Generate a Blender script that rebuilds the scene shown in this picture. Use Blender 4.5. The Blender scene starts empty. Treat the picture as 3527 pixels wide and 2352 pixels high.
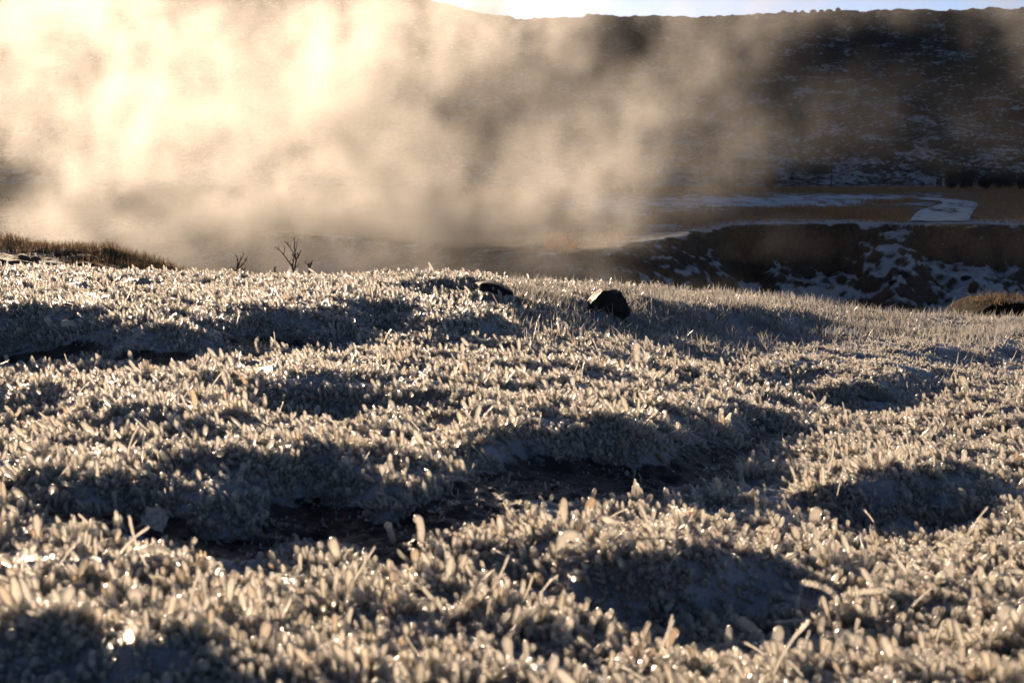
import bpy, math, random
import numpy as np
from mathutils import Vector, noise as mnoise

random.seed(7)
RNG = np.random.default_rng(11)
D = bpy.data
scene = bpy.context.scene
COL = scene.collection
R = math.radians

# ------------------------------------------------------------------ camera
FPX = 1024 * 50 / 36.0
PITCH = R(7.06)
S = 1024 / 2352.0
cam_d = D.cameras.new('camera')
cam_d.lens = 50; cam_d.sensor_width = 36; cam_d.clip_start = 0.05; cam_d.clip_end = 5000
cam_d.dof.use_dof = True; cam_d.dof.focus_distance = 5.2; cam_d.dof.aperture_fstop = 10
cam = D.objects.new('camera', cam_d); COL.objects.link(cam)
cam.location = (0, 0, 0); cam.rotation_euler = (math.pi / 2 - PITCH, 0, 0)
scene.camera = cam
CP, SP = math.cos(PITCH), math.sin(PITCH)

def ray(X, Y):
    """photo position (in a 2352 wide copy) -> direction from the viewpoint"""
    a = (X * S - 512) / FPX; b = (341 - Y * S) / FPX
    return Vector((a, CP + b * SP, -SP + b * CP))
def at(X, Y, d):
    r = ray(X, Y); return r * (d / r.y)
def at_z(X, Y, z):
    r = ray(X, Y); return r * (z / r.z)

# ------------------------------------------------------------------ noise
def _hash(ix, iy, seed):
    h = (ix.astype(np.int64) * 374761393 + iy.astype(np.int64) * 668265263 + seed * 144269504) & 0xffffffff
    h = ((h ^ (h >> 13)) * 1274126177) & 0xffffffff
    h = (h ^ (h >> 16)) & 0xffffffff
    return h / 4294967295.0
def vnoise(x, y, seed=0):
    x = np.asarray(x, float); y = np.asarray(y, float)
    ix = np.floor(x); iy = np.floor(y); fx = x - ix; fy = y - iy
    def g(dx, dy):
        a = _hash(ix + dx, iy + dy, seed) * 2 * np.pi
        return np.cos(a) * (fx - dx) + np.sin(a) * (fy - dy)
    sx = fx * fx * fx * (fx * (fx * 6 - 15) + 10); sy = fy * fy * fy * (fy * (fy * 6 - 15) + 10)
    a = g(0, 0) * (1 - sx) + g(1, 0) * sx; b = g(0, 1) * (1 - sx) + g(1, 1) * sx
    return (a * (1 - sy) + b * sy) * 1.5
def fbm(x, y, oct=4, seed=0, gain=0.5):
    s = 0; amp = 1; f = 1
    for o in range(oct):
        s = s + amp * vnoise(x * f + o * 17.3, y * f - o * 9.1, seed + o); amp *= gain; f *= 2.03
    return s
def sstep(a, b, x):
    t = np.clip((x - a) / (b - a), 0, 1); return t * t * (3 - 2 * t)

# ------------------------------------------------------------------ terrain heights
GZ = -0.5
def L2(xs, ys): return (np.array(xs, float), np.array(ys, float))
# slopes of the knoll that face the camera: x range, upper edge, lower edge, tilt in degrees
FACES = [
 (-300, 1270, L2([-300, 0, 300, 450, 600, 900, 1100, 1250], [680, 690, 738, 735, 706, 694, 705, 722]), L2([-300, 0, 400, 700, 1000, 1250], [800, 800, 790, 770, 750, 742]), 20),
 (-200, 130, L2([-200, 130], [875, 890]), L2([-200, 130], [935, 925]), 20),
 (600, 850, L2([600, 720, 850], [872, 852, 870]), L2([600, 720, 850], [935, 950, 930]), 24),
 (940, 1070, L2([940, 1070], [868, 872]), L2([940, 1070], [905, 905]), 18),
 (180, 430, L2([180, 430], [925, 915]), L2([180, 430], [965, 955]), 18),
 (-100, 1040, L2([-100, 100, 250, 450, 600, 750, 900, 1040], [1070, 1085, 1080, 1065, 1052, 1060, 1085, 1060]), L2([-100, 100, 250, 450, 600, 750, 900, 1040], [1110, 1130, 1145, 1180, 1190, 1190, 1165, 1110]), 24),
 (250, 620, L2([250, 450, 620], [1000, 995, 1005]), L2([250, 450, 620], [1035, 1040, 1035]), 16),
 (1060, 1830, L2([1060, 1250, 1400, 1600, 1750, 1830], [990, 962, 958, 950, 955, 975]), L2([1060, 1250, 1400, 1600, 1780, 1830], [1055, 1055, 1045, 1030, 1012, 1010]), 25),
 (1720, 2220, L2([1720, 1900, 2050, 2220], [858, 850, 848, 858]), L2([1720, 1900, 2050, 2220], [885, 908, 902, 872]), 20),
 (1310, 1880, L2([1310, 1450, 1600, 1750, 1880], [1300, 1250, 1258, 1285, 1345]), L2([1310, 1400, 1500, 1650, 1800, 1880], [1340, 1362, 1387, 1405, 1392, 1375]), 27),
 (1860, 2310, L2([1860, 2000, 2150, 2310], [1120, 1092, 1078, 1092]), L2([1860, 2050, 2200, 2310], [1165, 1200, 1172, 1135]), 24),
 (-200, 680, L2([-200, 0, 150, 300, 500, 680], [1410, 1425, 1445, 1445, 1475, 1520]), L2([-200, 680], [1640, 1640]), 13),
 (1300, 1900, L2([1300, 1500, 1700, 1900], [690, 690, 705, 725]), L2([1300, 1500, 1700, 1900], [740, 745, 765, 768]), 9),
 (1560, 1800, L2([1560, 1800], [778, 790]), L2([1560, 1800], [800, 808]), 12),
 (2100, 2500, L2([2100, 2500], [800, 805]), L2([2100, 2500], [818, 822]), 12),
 (640, 1000, L2([640, 1000], [1560, 1560]), L2([640, 1000], [1640, 1640]), 10),
 (1090, 1300, L2([1090, 1300], [1240, 1230]), L2([1090, 1300], [1275, 1270]), 20),
 (2030, 2250, L2([2030, 2250], [1370, 1360]), L2([2030, 2250], [1410, 1405]), 16),
]
# bare black soil at the foot of those slopes: x range, upper edge, lower edge
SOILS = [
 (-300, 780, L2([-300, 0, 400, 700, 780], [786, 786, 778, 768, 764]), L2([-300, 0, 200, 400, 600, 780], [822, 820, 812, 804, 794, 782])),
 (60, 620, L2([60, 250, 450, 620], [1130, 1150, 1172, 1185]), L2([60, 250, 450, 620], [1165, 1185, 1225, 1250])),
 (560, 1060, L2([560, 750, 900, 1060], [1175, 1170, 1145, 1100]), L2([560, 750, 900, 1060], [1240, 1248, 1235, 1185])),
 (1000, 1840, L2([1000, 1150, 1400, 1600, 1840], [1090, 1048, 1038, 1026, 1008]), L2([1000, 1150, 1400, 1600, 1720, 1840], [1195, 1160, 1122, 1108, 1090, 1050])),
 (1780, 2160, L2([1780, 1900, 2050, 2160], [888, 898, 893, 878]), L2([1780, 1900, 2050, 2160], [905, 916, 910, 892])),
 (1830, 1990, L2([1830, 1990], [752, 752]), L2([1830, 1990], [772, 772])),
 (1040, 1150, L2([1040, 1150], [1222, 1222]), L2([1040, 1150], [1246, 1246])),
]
def _reg(X, Y, x0, x1, top, bot, sx=45, sy=9):
    return sstep(x0 - sx * .3, x0 + sx, X) * sstep(x1 + sx * .3, x1 - sx, X) * sstep(-sy, sy, Y - np.interp(X, *top)) * sstep(-sy, sy, np.interp(X, *bot) - Y)
CRX = [-600, 0, 150, 300, 480, 650, 800, 900, 980, 1060, 1130, 1220, 1320, 1450, 1600, 1750, 1900, 2000, 2150, 2352, 2900]
CRY = [600, 612, 620, 632, 638, 640, 640, 634, 614, 616, 634, 672, 655, 662, 672, 688, 705, 728, 735, 738, 742]
_NX, _NY = 150, 260
_XS = np.linspace(-420, 2780, _NX); _US = ((_XS * S - 512) / FPX)
def _tan(X, Y):
    b = (341 - Y * S) / FPX; return -(-SP + b * CP) / (CP + b * SP)
def _yd(X): return np.interp((X * S - 512) / FPX, [-.6, -.36, -.1, .0, .1, .2, .36, .6], [6.6, 6.5, 6.3, 6.6, 7.3, 7.9, 8.4, 8.4])
_V = np.linspace(math.log(1.2), math.log(9.0), 420)
HG = np.zeros((len(_V), _NX)); SG = np.zeros_like(HG); FG = np.zeros_like(HG); CRD = np.zeros(_NX)
for _i, _X in enumerate(_XS):
    yc = np.interp(_X, CRX, CRY); Ys = np.linspace(1640, yc, _NY); tn = _tan(_X, Ys)
    fac = np.zeros(_NY); wt = np.zeros(_NY)
    for f in FACES:
        w_ = _reg(_X + 18 * vnoise(Ys * .02, Ys * 0 + 3, 7), Ys + 9 * vnoise(np.full(_NY, _X * .012), Ys * .004, 5), *f[:4]); m_ = w_ * f[4] > fac; fac = np.where(m_, w_ * f[4], fac); wt = np.maximum(wt, w_)
    soil_ = np.zeros(_NY)
    for f in SOILS: soil_ = np.maximum(soil_, _reg(_X + 25 * vnoise(Ys * .03, Ys * 0, 17), Ys + 7 * vnoise(np.full(_NY, _X * .02), Ys * .03, 15), *f, sx=70, sy=6))
    flat = np.maximum(soil_, 0)
    dep = np.degrees(np.arctan(tn)); target = _yd(_X)
    lo, hi = -.9, .86
    for _k in range(40):
        a_ = (lo + hi) / 2
        sl = np.radians(fac + (1 - wt) * (1 - .75 * flat) * (-a_ * dep)); ts = np.tan(sl)
        d_ = GZ / -tn[0]; z_ = GZ; dd_ = [d_]; zz_ = [z_]
        for j in range(1, _NY):
            d2 = (d_ * ts[j] - z_) / max(ts[j] + tn[j], .012); d2 = max(d2, d_ + 1e-4); z_ = -d2 * tn[j]; d_ = d2; dd_.append(d_); zz_.append(z_)
        if d_ > target: hi = a_
        else: lo = a_
    dd_ = np.array(dd_); zz_ = np.array(zz_); CRD[_i] = dd_[-1]
    HG[:, _i] = np.interp(np.exp(_V), dd_, zz_); SG[:, _i] = np.interp(np.exp(_V), dd_, soil_); FG[:, _i] = np.interp(np.exp(_V), dd_, wt * np.clip(fac / 18, 0, 1))
    if _i % 30 == 0: print('col', _X, 'a', round(a_, 3), 'd', round(d_, 2), 'z', zz_.min(), zz_.max(), zz_[-1])
def _blur(G, sig, ax):
    n_ = int(3 * sig) + 1; k_ = np.exp(-.5 * (np.arange(-n_, n_ + 1) / sig) ** 2); k_ /= k_.sum()
    pw = [(0, 0), (0, 0)]; pw[ax] = (n_, n_); P_ = np.pad(G, pw, 'reflect', reflect_type='odd')
    return np.apply_along_axis(lambda r_: np.convolve(r_, k_, 'valid'), ax, P_)
SG = np.clip(_blur(SG, 2.2, 1) * 1.1, 0, 1); FG = np.clip(_blur(FG, 1.6, 1), 0, 1)
_lo = _blur(HG, 26, 0)
HG = _blur(_lo, 9, 1) + 1.55 * _blur(_blur(HG - _lo, 2.4, 1), 1.6, 0)
def _bil(G, u, v):
    fi = np.clip((u - _US[0]) / (_US[-1] - _US[0]) * (_NX - 1), 0, _NX - 1.001); fj = np.clip((v - _V[0]) / (_V[-1] - _V[0]) * (len(_V) - 1), 0, len(_V) - 1.001)
    i = fi.astype(int); j = fj.astype(int); a = fi - i; b = fj - j
    return (G[j, i] * (1 - a) + G[j, i + 1] * a) * (1 - b) + (G[j + 1, i] * (1 - a) + G[j + 1, i + 1] * a) * b
def base_h(u, v): return _bil(HG, np.asarray(u, float).ravel(), np.asarray(v, float).ravel())
def soil_h(u, v): return _bil(SG, np.asarray(u, float).ravel(), np.asarray(v, float).ravel())
def face_h(u, v): return _bil(FG, np.asarray(u, float).ravel(), np.asarray(v, float).ravel())
def crest_y(u): return np.interp(u, _US, CRD)
# the far edge of the ravine
def edge_d(u): return np.interp(u, [-.7, -.36, -.2, -.05, .04, .084, .16, .25, .36, .7], [60, 55, 49, 43, 40, 44, 53, 54, 52, 48])
def edge_z(u): return np.interp(u, [-.7, -.36, -.2, -.05, .04, .084, .16, .36, .7], [-1.8, -1.8, -2.1, -2.4, -2.5, -2.44, -2.2, -2.17, -2.1])
def cliff_h(u):
    return np.interp(u, [-.7, .06, .13, .16, .18, .225, .25, .265, .275, .295, .32, .36, .7], [.12, .15, .35, .9, 1.25, 1.2, .6, .25, .2, .9, 1.2, 1.3, 1.3])
FOOT, CREST = 130.0, 210.0
_cx = np.array([-1500, 0, 560, 820, 1000, 1100, 1200, 1300, 1345, 1362, 1380, 1480, 1590, 1700, 1850, 2000, 2352, 3600])
_cy = np.array([-60, -55, -45, -28, 2, 30, 45, 42, 39, 34, 38, 37, 41, 36, 28, 24, 22, 25])  # left crest, lost in steam, raised to shade the valley and hide sky
_cu = np.array([(c * S - 512) / FPX for c in _cx]); _cz = np.array([at(c, d, CREST).z for c, d in zip(_cx, _cy)])

def height(x, y):
    shp = np.shape(x); x = np.ravel(np.asarray(x, float)); y = np.ravel(np.asarray(y, float))
    u = x / y; uc = np.clip(u, -.46, .46)
    # near knoll
    z = np.full(x.shape, -1e3)
    m = y < 60
    if m.any():
        xm, ym, um = x[m], y[m], uc[m]
        yc = crest_y(um)
        rv = np.log(np.clip(ym, 1.25, yc))
        k = base_h(um, rv)
        tus = fbm(xm * 3.1, ym * 4.4, 3, 3) * .017 + fbm(xm * 11, ym * 13, 3, 9) * .008
        tus = tus * np.interp(ym, [1.2, 2.6, 4], [.45, .65, 1.0])
        tus = tus + np.abs(fbm(xm * 6, ym * 7.5, 2, 21)) * .012 - .022
        k = k + .055 * np.exp(-((xm + .24) / .32) ** 2 - ((ym - 6.0) / .38) ** 2)
        dd = np.maximum(0, ym - yc)
        sl_ = soil_h(um, rv); k = k + tus * (1 - .5 * sl_) + sl_ * (fbm(xm * 38, ym * 38, 2, 77) * .005 + np.abs(fbm(xm * 16, ym * 16, 2, 78)) * .008) - .11 * dd ** 2 / (1 + .30 * dd)
        z[m] = k
    # far bank, valley, hill
    de = edge_d(u) + fbm(x * .22, y * .0 + 3, 3, 31) * 1.5 + fbm(x * .9, x * 0 + 7, 4, 33, .6) * .7
    s = de - y
    n1 = fbm(x * .9, y * .9, 5, 41, .6)
    n2 = fbm(x * .18, y * .18, 3, 45)
    c = cliff_h(u + fbm(x * .5, y * .5, 3, 131) * .008)
    ss = s + n1 * .8 + np.abs(fbm(x * .6, y * .8, 3, 47)) * 1.2 - .4
    slope = edge_z(u) - c * sstep(0.0, 1.2, ss) - np.maximum(0, s) ** 2 / (np.maximum(0, s) + np.interp(u, [-.05, .1], [5., .3])) * .255 + n2 * .35 * sstep(0, 3, s) + n1 * np.interp(u, [0, .1], [.16, .27]) * sstep(-.5, 1.5, s)
    slope = np.maximum(slope, -6.6 + n1 * .15)
    vt = np.clip((y - de) / np.maximum(FOOT - de, 1), 0, 1)
    valley = edge_z(u) * (1 - vt) + -2.2 * vt + n1 * .035 + fbm(x * .07, y * .07, 2, 51) * .12 * sstep(0, 8, -s)
    hz = np.interp(u, _cu, _cz)
    t = np.clip((y - FOOT) / (CREST - FOOT), 0, 1)
    prof = .45 * t + .55 * sstep(0, 1, t)
    hr = fbm(x * .05, y * .05, 4, 61) * 1.3 * t * (1 - t) * 3 + fbm(x * .35, y * .35, 4, 65, .6) * .45 * sstep(0, .1, t)
    hill = -2.2 + (hz + 2.2) * prof + hr - np.maximum(0, y - CREST) * .06
    far = np.where(s > 0, slope, np.where(y < FOOT, valley, hill))
    far = np.where((s <= 0) & (s > -1), slope * (1 + s) + valley * (-s), far)
    # mossy mound at the left, between knoll and ravine
    far = np.where(y < 9, -50, far)
    dz = z - far; kk = .35
    h = np.clip(.5 + .5 * dz / kk, 0, 1)
    out = np.where(dz > kk, z, np.where(dz < -kk, far, far * (1 - h) + z * h + kk * h * (1 - h)))
    return out.reshape(shp)

def hit(X, Y, dmax=12):
    r = ray(X, Y); ds = np.linspace(1.0, dmax, 1500)
    z = height(r.x / r.y * ds, ds); zz = r.z / r.y * ds
    i = np.argmax(zz < z)
    d = ds[i] if (zz < z).any() else 6
    return at(X, Y, d)

# ------------------------------------------------------------------ helpers
def tag(o, label=None, cat=None, group=None, kind=None):
    if label: o['label'] = label
    if cat: o['category'] = cat
    if group: o['group'] = group
    if kind: o['kind'] = kind
    return o
def mesh_obj(name, verts, faces, mat=None, parent=None, smooth=True, link=True):
    me = D.meshes.new(name)
    verts = np.asarray(verts, np.float32); me.vertices.add(len(verts)); me.vertices.foreach_set('co', verts.ravel())
    if isinstance(faces, np.ndarray):
        k = faces.shape[1]; nl = faces.size
        me.loops.add(nl); me.loops.foreach_set('vertex_index', faces.ravel().astype(np.int32))
        me.polygons.add(len(faces)); me.polygons.foreach_set('loop_start', np.arange(0, nl, k, dtype=np.int32))
        me.polygons.foreach_set('loop_total', np.full(len(faces), k, np.int32))
        me.update(calc_edges=True); me.validate()
    elif len(faces):
        me.clear_geometry(); me.from_pydata(verts.tolist(), [], faces)
    if smooth and len(me.polygons): me.polygons.foreach_set('use_smooth', np.ones(len(me.polygons), bool))
    if mat: me.materials.append(mat)
    o = D.objects.new(name, me)
    if link: COL.objects.link(o)
    if parent: o.parent = parent
    return o
def grid_faces(nr, nc):
    i = np.arange(nr - 1)[:, None] * nc + np.arange(nc - 1)[None]
    return np.stack([i, i + 1, i + nc + 1, i + nc], -1).reshape(-1, 4)
def add_attr(me, name, vals):
    a = me.attributes.new(name, 'FLOAT', 'POINT'); a.data.foreach_set('value', np.asarray(vals, np.float32).ravel())
def tube(pts, radii, seg=8, cap=True, lump=0, seed=0, rib=0, flat=1.0):
    """rounded tube through pts -> verts, faces"""
    pts = [Vector(p) for p in pts]; vs = []; fs = []
    n = len(pts)
    t0 = (pts[1] - pts[0]).normalized(); ref = Vector((0, 1, 0)) if abs(t0.y) < .9 else Vector((1, 0, 0))
    for i, p in enumerate(pts):
        t = (pts[min(i + 1, n - 1)] - pts[max(i - 1, 0)]).normalized()
        a = t.cross(ref).normalized(); b = t.cross(a).normalized()
        for k in range(seg):
            an = 2 * math.pi * k / seg
            d = a * math.cos(an) + b * math.sin(an) * flat
            r = radii[i]
            q = p + d * r
            if lump: q += d * r * lump * mnoise.noise((p * (1.3 / max(radii[n // 2], 1e-4)) + d * .8 + Vector((seed * 3.1, 0, 0))) * .6)
            vs.append(q)
    for i in range(n - 1):
        for k in range(seg):
            k2 = (k + 1) % seg
            fs.append((i * seg + k, i * seg + k2, (i + 1) * seg + k2, (i + 1) * seg + k))
    if cap:
        fs.append(tuple(range(seg))[::-1]); fs.append(tuple((n - 1) * seg + k for k in range(seg)))
    return vs, fs
def smooth_path(pts, n):
    """Catmull-Rom resample"""
    P = [Vector(p) for p in pts]; P = [P[0] * 2 - P[1]] + P + [P[-1] * 2 - P[-2]]
    out = []; m = len(P) - 3
    for i in range(n):
        f = i / (n - 1) * m; k = min(int(f), m - 1); t = f - k
        a, b, c, d = P[k], P[k + 1], P[k + 2], P[k + 3]
        out.append(.5 * ((2 * b) + (c - a) * t + (2 * a - 5 * b + 4 * c - d) * t * t + (3 * b - a - 3 * c + d) * t ** 3))
    return out
def join(parts):
    V = []; F = []
    for vs, fs in parts:
        o = len(V); V += [tuple(v) for v in vs]; F += [tuple(i + o for i in f) for f in fs]
    return V, F

# ------------------------------------------------------------------ materials
class NT:
    def __init__(self, name):
        self.m = D.materials.new(name); self.m.use_nodes = True; self.t = self.m.node_tree; self.t.nodes.clear()
        self.out = self.t.nodes.new('ShaderNodeOutputMaterial')
    def n(self, typ, **kw):
        nd = self.t.nodes.new(typ)
        for k, v in kw.items():
            if k.startswith('i_'):
                key = k[2:]; key = int(key) if key.isdigit() else key.replace('_', ' ')
                self.set(nd, key, v)
            else: setattr(nd, k, v)
        return nd
    def set(self, nd, key, v):
        s = nd.inputs[key]
        if isinstance(v, bpy.types.NodeSocket): self.t.links.new(v, s)
        elif isinstance(v, bpy.types.Node): self.t.links.new(v.outputs[0], s)
        else: s.default_value = v
    def math(self, op, a, b=0, clamp=False):
        nd = self.n('ShaderNodeMath', operation=op, use_clamp=clamp); self.set(nd, 0, a); self.set(nd, 1, b); return nd.outputs[0]
    def ramp(self, fac, stops):
        nd = self.n('ShaderNodeValToRGB'); self.set(nd, 0, fac)
        e = nd.color_ramp.elements
        while len(e) < len(stops): e.new(.5)
        for el, (p, c) in zip(e, stops): el.position = p; el.color = (*c, 1) if len(c) == 3 else c
        return nd.outputs[0]
    def mix(self, fac, a, b):
        nd = self.n('ShaderNodeMix', data_type='RGBA'); self.set(nd, 0, fac); self.set(nd, 6, a); self.set(nd, 7, b); return nd.outputs[2]
    def noise(self, vec, scale, detail=4, rough=.5, dist=0):
        nd = self.n('ShaderNodeTexNoise', i_Scale=scale, i_Detail=detail, i_Roughness=rough, i_Distortion=dist)
        if vec is not None: self.set(nd, 'Vector', vec)
        return nd.outputs[0]
    def coords(self, scale=(1, 1, 1)):
        tc = self.n('ShaderNodeTexCoord'); mp = self.n('ShaderNodeMapping', i_Scale=scale); self.set(mp, 'Vector', tc.outputs['Object']); return mp.outputs[0]
    def sep_normal_z(self):
        g = self.n('ShaderNodeNewGeometry'); s = self.n('ShaderNodeSeparateXYZ'); self.set(s, 0, g.outputs['Normal']); return s.outputs[2]
    def done(self, sh): self.t.links.new(sh if isinstance(sh, bpy.types.NodeSocket) else sh.outputs[0], self.out.inputs['Surface']); return self.m
def rgba(c): return (*c, 1)

def ice_material(name, base=(.97, .92, .84), clear=.40, rough=.07, bump=.35, glass=.45):
    """milky rime ice: light walks through the body, the skin is glossy, part of it is clear"""
    N = NT(name)
    rnd = N.n('ShaderNodeObjectInfo').outputs['Random']
    co = N.coords((1, 1, 1))
    b = N.n('ShaderNodeBump', i_Strength=bump, i_Distance=.004); N.set(b, 'Height', N.math('ADD', N.noise(co, 6.0, 2, .5), N.math('MULTIPLY', N.noise(co, 24.0, 2, .5), .35)))
    nrm = b.outputs[0]
    col = N.ramp(rnd, [(0, (base[0] * .93, base[1] * .89, base[2] * .82)), (.25, base), (.85, base), (.955, (base[0] * .95, base[1] * .90, base[2] * .83)), (1, (base[0] * .8, base[1] * .66, base[2] * .5))])
    p = N.n('ShaderNodeBsdfPrincipled', i_Roughness=rough, i_IOR=1.31, subsurface_method='RANDOM_WALK')
    N.set(p, 'Base Color', col); N.set(p, 'Normal', nrm)
    p.inputs['Subsurface Weight'].default_value = 1.0; p.inputs['Subsurface Radius'].default_value = (1.0, .93, .85); p.inputs['Subsurface Scale'].default_value = .006
    p.inputs['Subsurface Anisotropy'].default_value = .6
    p.inputs['Specular IOR Level'].default_value = .6
    gl = N.n('ShaderNodeBsdfGlass', i_Roughness=.2, i_IOR=1.31, i_Color=(.99, .98, .96, 1)); N.set(gl, 'Normal', nrm)
    tp = N.n('ShaderNodeBsdfTransparent', i_Color=(.99, .985, .975, 1))
    tl = N.n('ShaderNodeBsdfTranslucent'); N.set(tl, 'Color', col); N.set(tl, 'Normal', nrm)
    m1 = N.n('ShaderNodeMixShader', i_0=.52); N.set(m1, 1, p); N.set(m1, 2, tl)
    m2 = N.n('ShaderNodeMixShader', i_0=glass); N.set(m2, 1, m1); N.set(m2, 2, gl)
    m3 = N.n('ShaderNodeMixShader', i_0=clear); N.set(m3, 1, m2); N.set(m3, 2, tp)
    fr = N.n('ShaderNodeFresnel', i_IOR=1.31); N.set(fr, 'Normal', nrm)
    gs = N.n('ShaderNodeBsdfGlossy', i_Roughness=.06, i_Color=(1, 1, 1, 1)); N.set(gs, 'Normal', nrm)
    m4 = N.n('ShaderNodeMixShader'); N.set(m4, 0, fr.outputs[0]); N.set(m4, 1, m3); N.set(m4, 2, gs)
    return N.done(m4)

def mat_icy_ground():
    N = NT('icy_ground')
    co = N.coords()
    at_ = N.n('ShaderNodeAttribute', attribute_name='soil')
    big = N.noise(co, 9, 5, .6); fine = N.noise(co, 160, 3, .6)
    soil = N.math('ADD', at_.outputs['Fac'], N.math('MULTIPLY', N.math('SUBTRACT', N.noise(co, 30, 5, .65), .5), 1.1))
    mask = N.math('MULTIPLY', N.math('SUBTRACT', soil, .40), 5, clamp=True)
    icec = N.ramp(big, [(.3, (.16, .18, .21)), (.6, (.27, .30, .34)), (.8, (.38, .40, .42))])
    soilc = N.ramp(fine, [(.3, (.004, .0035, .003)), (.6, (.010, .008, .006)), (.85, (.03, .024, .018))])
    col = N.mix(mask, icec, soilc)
    bmp = N.n('ShaderNodeBump', i_Strength=.9, i_Distance=.006); N.set(bmp, 'Height', N.math('ADD', fine, N.math('MULTIPLY', N.noise(co, 45, 3, .6), 1.6)))
    p = N.n('ShaderNodeBsdfPrincipled', i_IOR=1.31); N.set(p, 'Roughness', N.math('ADD', .28, N.math('MULTIPLY', mask, .25))); N.set(p, 'Base Color', col); N.set(p, 'Normal', bmp)
    return N.done(p)

def snow_soil(name, soil_stops, scale, stretch=(1, 1, 1), thresh=.5, width=.06, slope_k=1.2, slope_ref=.93, snowcol=(.62, .66, .72), detail=8, attr=None, tint=None):
    N = NT(name)
    co = N.coords(stretch)
    n1 = N.noise(co, scale, detail, .62); n2 = N.noise(co, scale * .17, 3, .5); n3 = N.noise(co, scale * 3.1, 4, .6)
    nz = N.sep_normal_z()
    v = N.math('ADD', n1, N.math('MULTIPLY', N.math('SUBTRACT', n2, .5), .55))
    v = N.math('ADD', v, N.math('MULTIPLY', N.math('SUBTRACT', nz, slope_ref), slope_k))
    if attr:
        a = N.n('ShaderNodeAttribute', attribute_name=attr); v = N.math('ADD', v, a.outputs['Fac'])
    mk = N.math('MULTIPLY', N.math('SUBTRACT', v, thresh - width), 1 / (2 * width), clamp=True)
    sc = N.ramp(n3, soil_stops)
    if tint:
        a2 = N.n('ShaderNodeAttribute', attribute_name=tint[0]); sc = N.mix(a2.outputs['Fac'], sc, rgba(tint[1]))
    snw = N.mix(n3, rgba(tuple(c * .82 for c in snowcol)), rgba(snowcol))
    col = N.mix(mk, sc, snw)
    bm = N.n('ShaderNodeBump', i_Strength=.6, i_Distance=.5 / scale); N.set(bm, 'Height', N.math('ADD', n3, N.math('MULTIPLY', mk, .6)))
    p = N.n('ShaderNodeBsdfPrincipled', i_Roughness=.85); N.set(p, 'Base Color', col); N.set(p, 'Normal', bm); p.inputs['Specular IOR Level'].default_value = .15
    return N.done(p)

def simple(name, c1, c2, scale=20, rough=.8, bump=.4, spec=.2):
    N = NT(name); co = N.coords(); n = N.noise(co, scale, 6, .6)
    col = N.ramp(n, [(.3, c1), (.7, c2)])
    bm = N.n('ShaderNodeBump', i_Strength=bump, i_Distance=.3 / scale); N.set(bm, 'Height', n)
    p = N.n('ShaderNodeBsdfPrincipled', i_Roughness=rough); N.set(p, 'Base Color', col); N.set(p, 'Normal', bm); p.inputs['Specular IOR Level'].default_value = spec
    return N.done(p)
def blade_mat(name, c1, c2, tl=.45, rough=.6):
    N = NT(name); co = N.coords(); n = N.noise(co, 3.0, 3, .6)
    col = N.ramp(n, [(.3, c1), (.7, c2)])
    d = N.n('ShaderNodeBsdfDiffuse'); N.set(d, 'Color', col); t = N.n('ShaderNodeBsdfTranslucent'); N.set(t, 'Color', col)
    m = N.n('ShaderNodeMixShader', i_0=tl); N.set(m, 1, d); N.set(m, 2, t)
    g = N.n('ShaderNodeBsdfGlossy', i_Roughness=rough); m2 = N.n('ShaderNodeMixShader', i_0=.05); N.set(m2, 1, m); N.set(m2, 2, g)
    return N.done(m2)

M_ICE = ice_material('clear_milky_ice')
M_ICE_BIG = ice_material('stem_ice', clear=.28, bump=.45)
M_GROUND = mat_icy_ground()
M_RAVINE = snow_soil('snowy_ravine_soil', [(.3, (.045, .03, .021)), (.6, (.09, .06, .038)), (.8, (.15, .10, .06))], 1.9, (1, .55, 1), thresh=.43, width=.10, snowcol=(.44, .455, .48), slope_k=1.35, slope_ref=.95, attr='snow', tint=('grass', (.085, .052, .027)))
M_VALLEY = snow_soil('valley_turf', [(.3, (.17, .092, .042)), (.6, (.26, .145, .066)), (.8, (.34, .20, .10))], .9, (1, .5, 1), thresh=.62, slope_k=.0, attr='snow')
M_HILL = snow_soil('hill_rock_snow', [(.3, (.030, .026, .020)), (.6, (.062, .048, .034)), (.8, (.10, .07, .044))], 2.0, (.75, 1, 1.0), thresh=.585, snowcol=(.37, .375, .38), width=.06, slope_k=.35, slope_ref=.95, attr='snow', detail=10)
M_ROCK = simple('dark_basalt', (.007, .006, .0055), (.026, .022, .019), 22, .7, 1.0, .15)
M_BARK = simple('dark_bark', (.02, .013, .009), (.045, .03, .02), 60, .9)
M_DRY = blade_mat('dry_grass_blades', (.24, .12, .048), (.46, .25, .105))
M_MOUND = blade_mat('mound_grass_blades', (.095, .065, .036), (.21, .145, .08))
M_FROST = blade_mat('frosted_blades', (.24, .225, .20), (.42, .40, .37), .5, .25)

# ------------------------------------------------------------------ ground sheets
def sheet(name, us, ys, mat):
    U, Y = np.meshgrid(us, ys); Xw = U * Y; Z = height(Xw, Y)
    o = mesh_obj(name, np.stack([Xw, Y, Z], -1).reshape(-1, 3), grid_faces(len(ys), len(us)), mat)
    return tag(o, kind='structure'), U, Y, Z
YN = 12.0
us = np.concatenate([np.linspace(-2.4, -.58, 70), np.linspace(-.56, .56, 520), np.linspace(.58, 2.4, 70)])
ys = np.concatenate([[.25, .5, .8], np.geomspace(1.0, 9.0, 620), np.linspace(9.05, YN, 50)])
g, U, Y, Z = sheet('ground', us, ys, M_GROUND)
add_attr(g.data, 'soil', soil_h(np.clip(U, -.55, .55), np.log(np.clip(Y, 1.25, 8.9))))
tag(g, 'icy knoll covered in ice-coated grass in the foreground')

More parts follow.
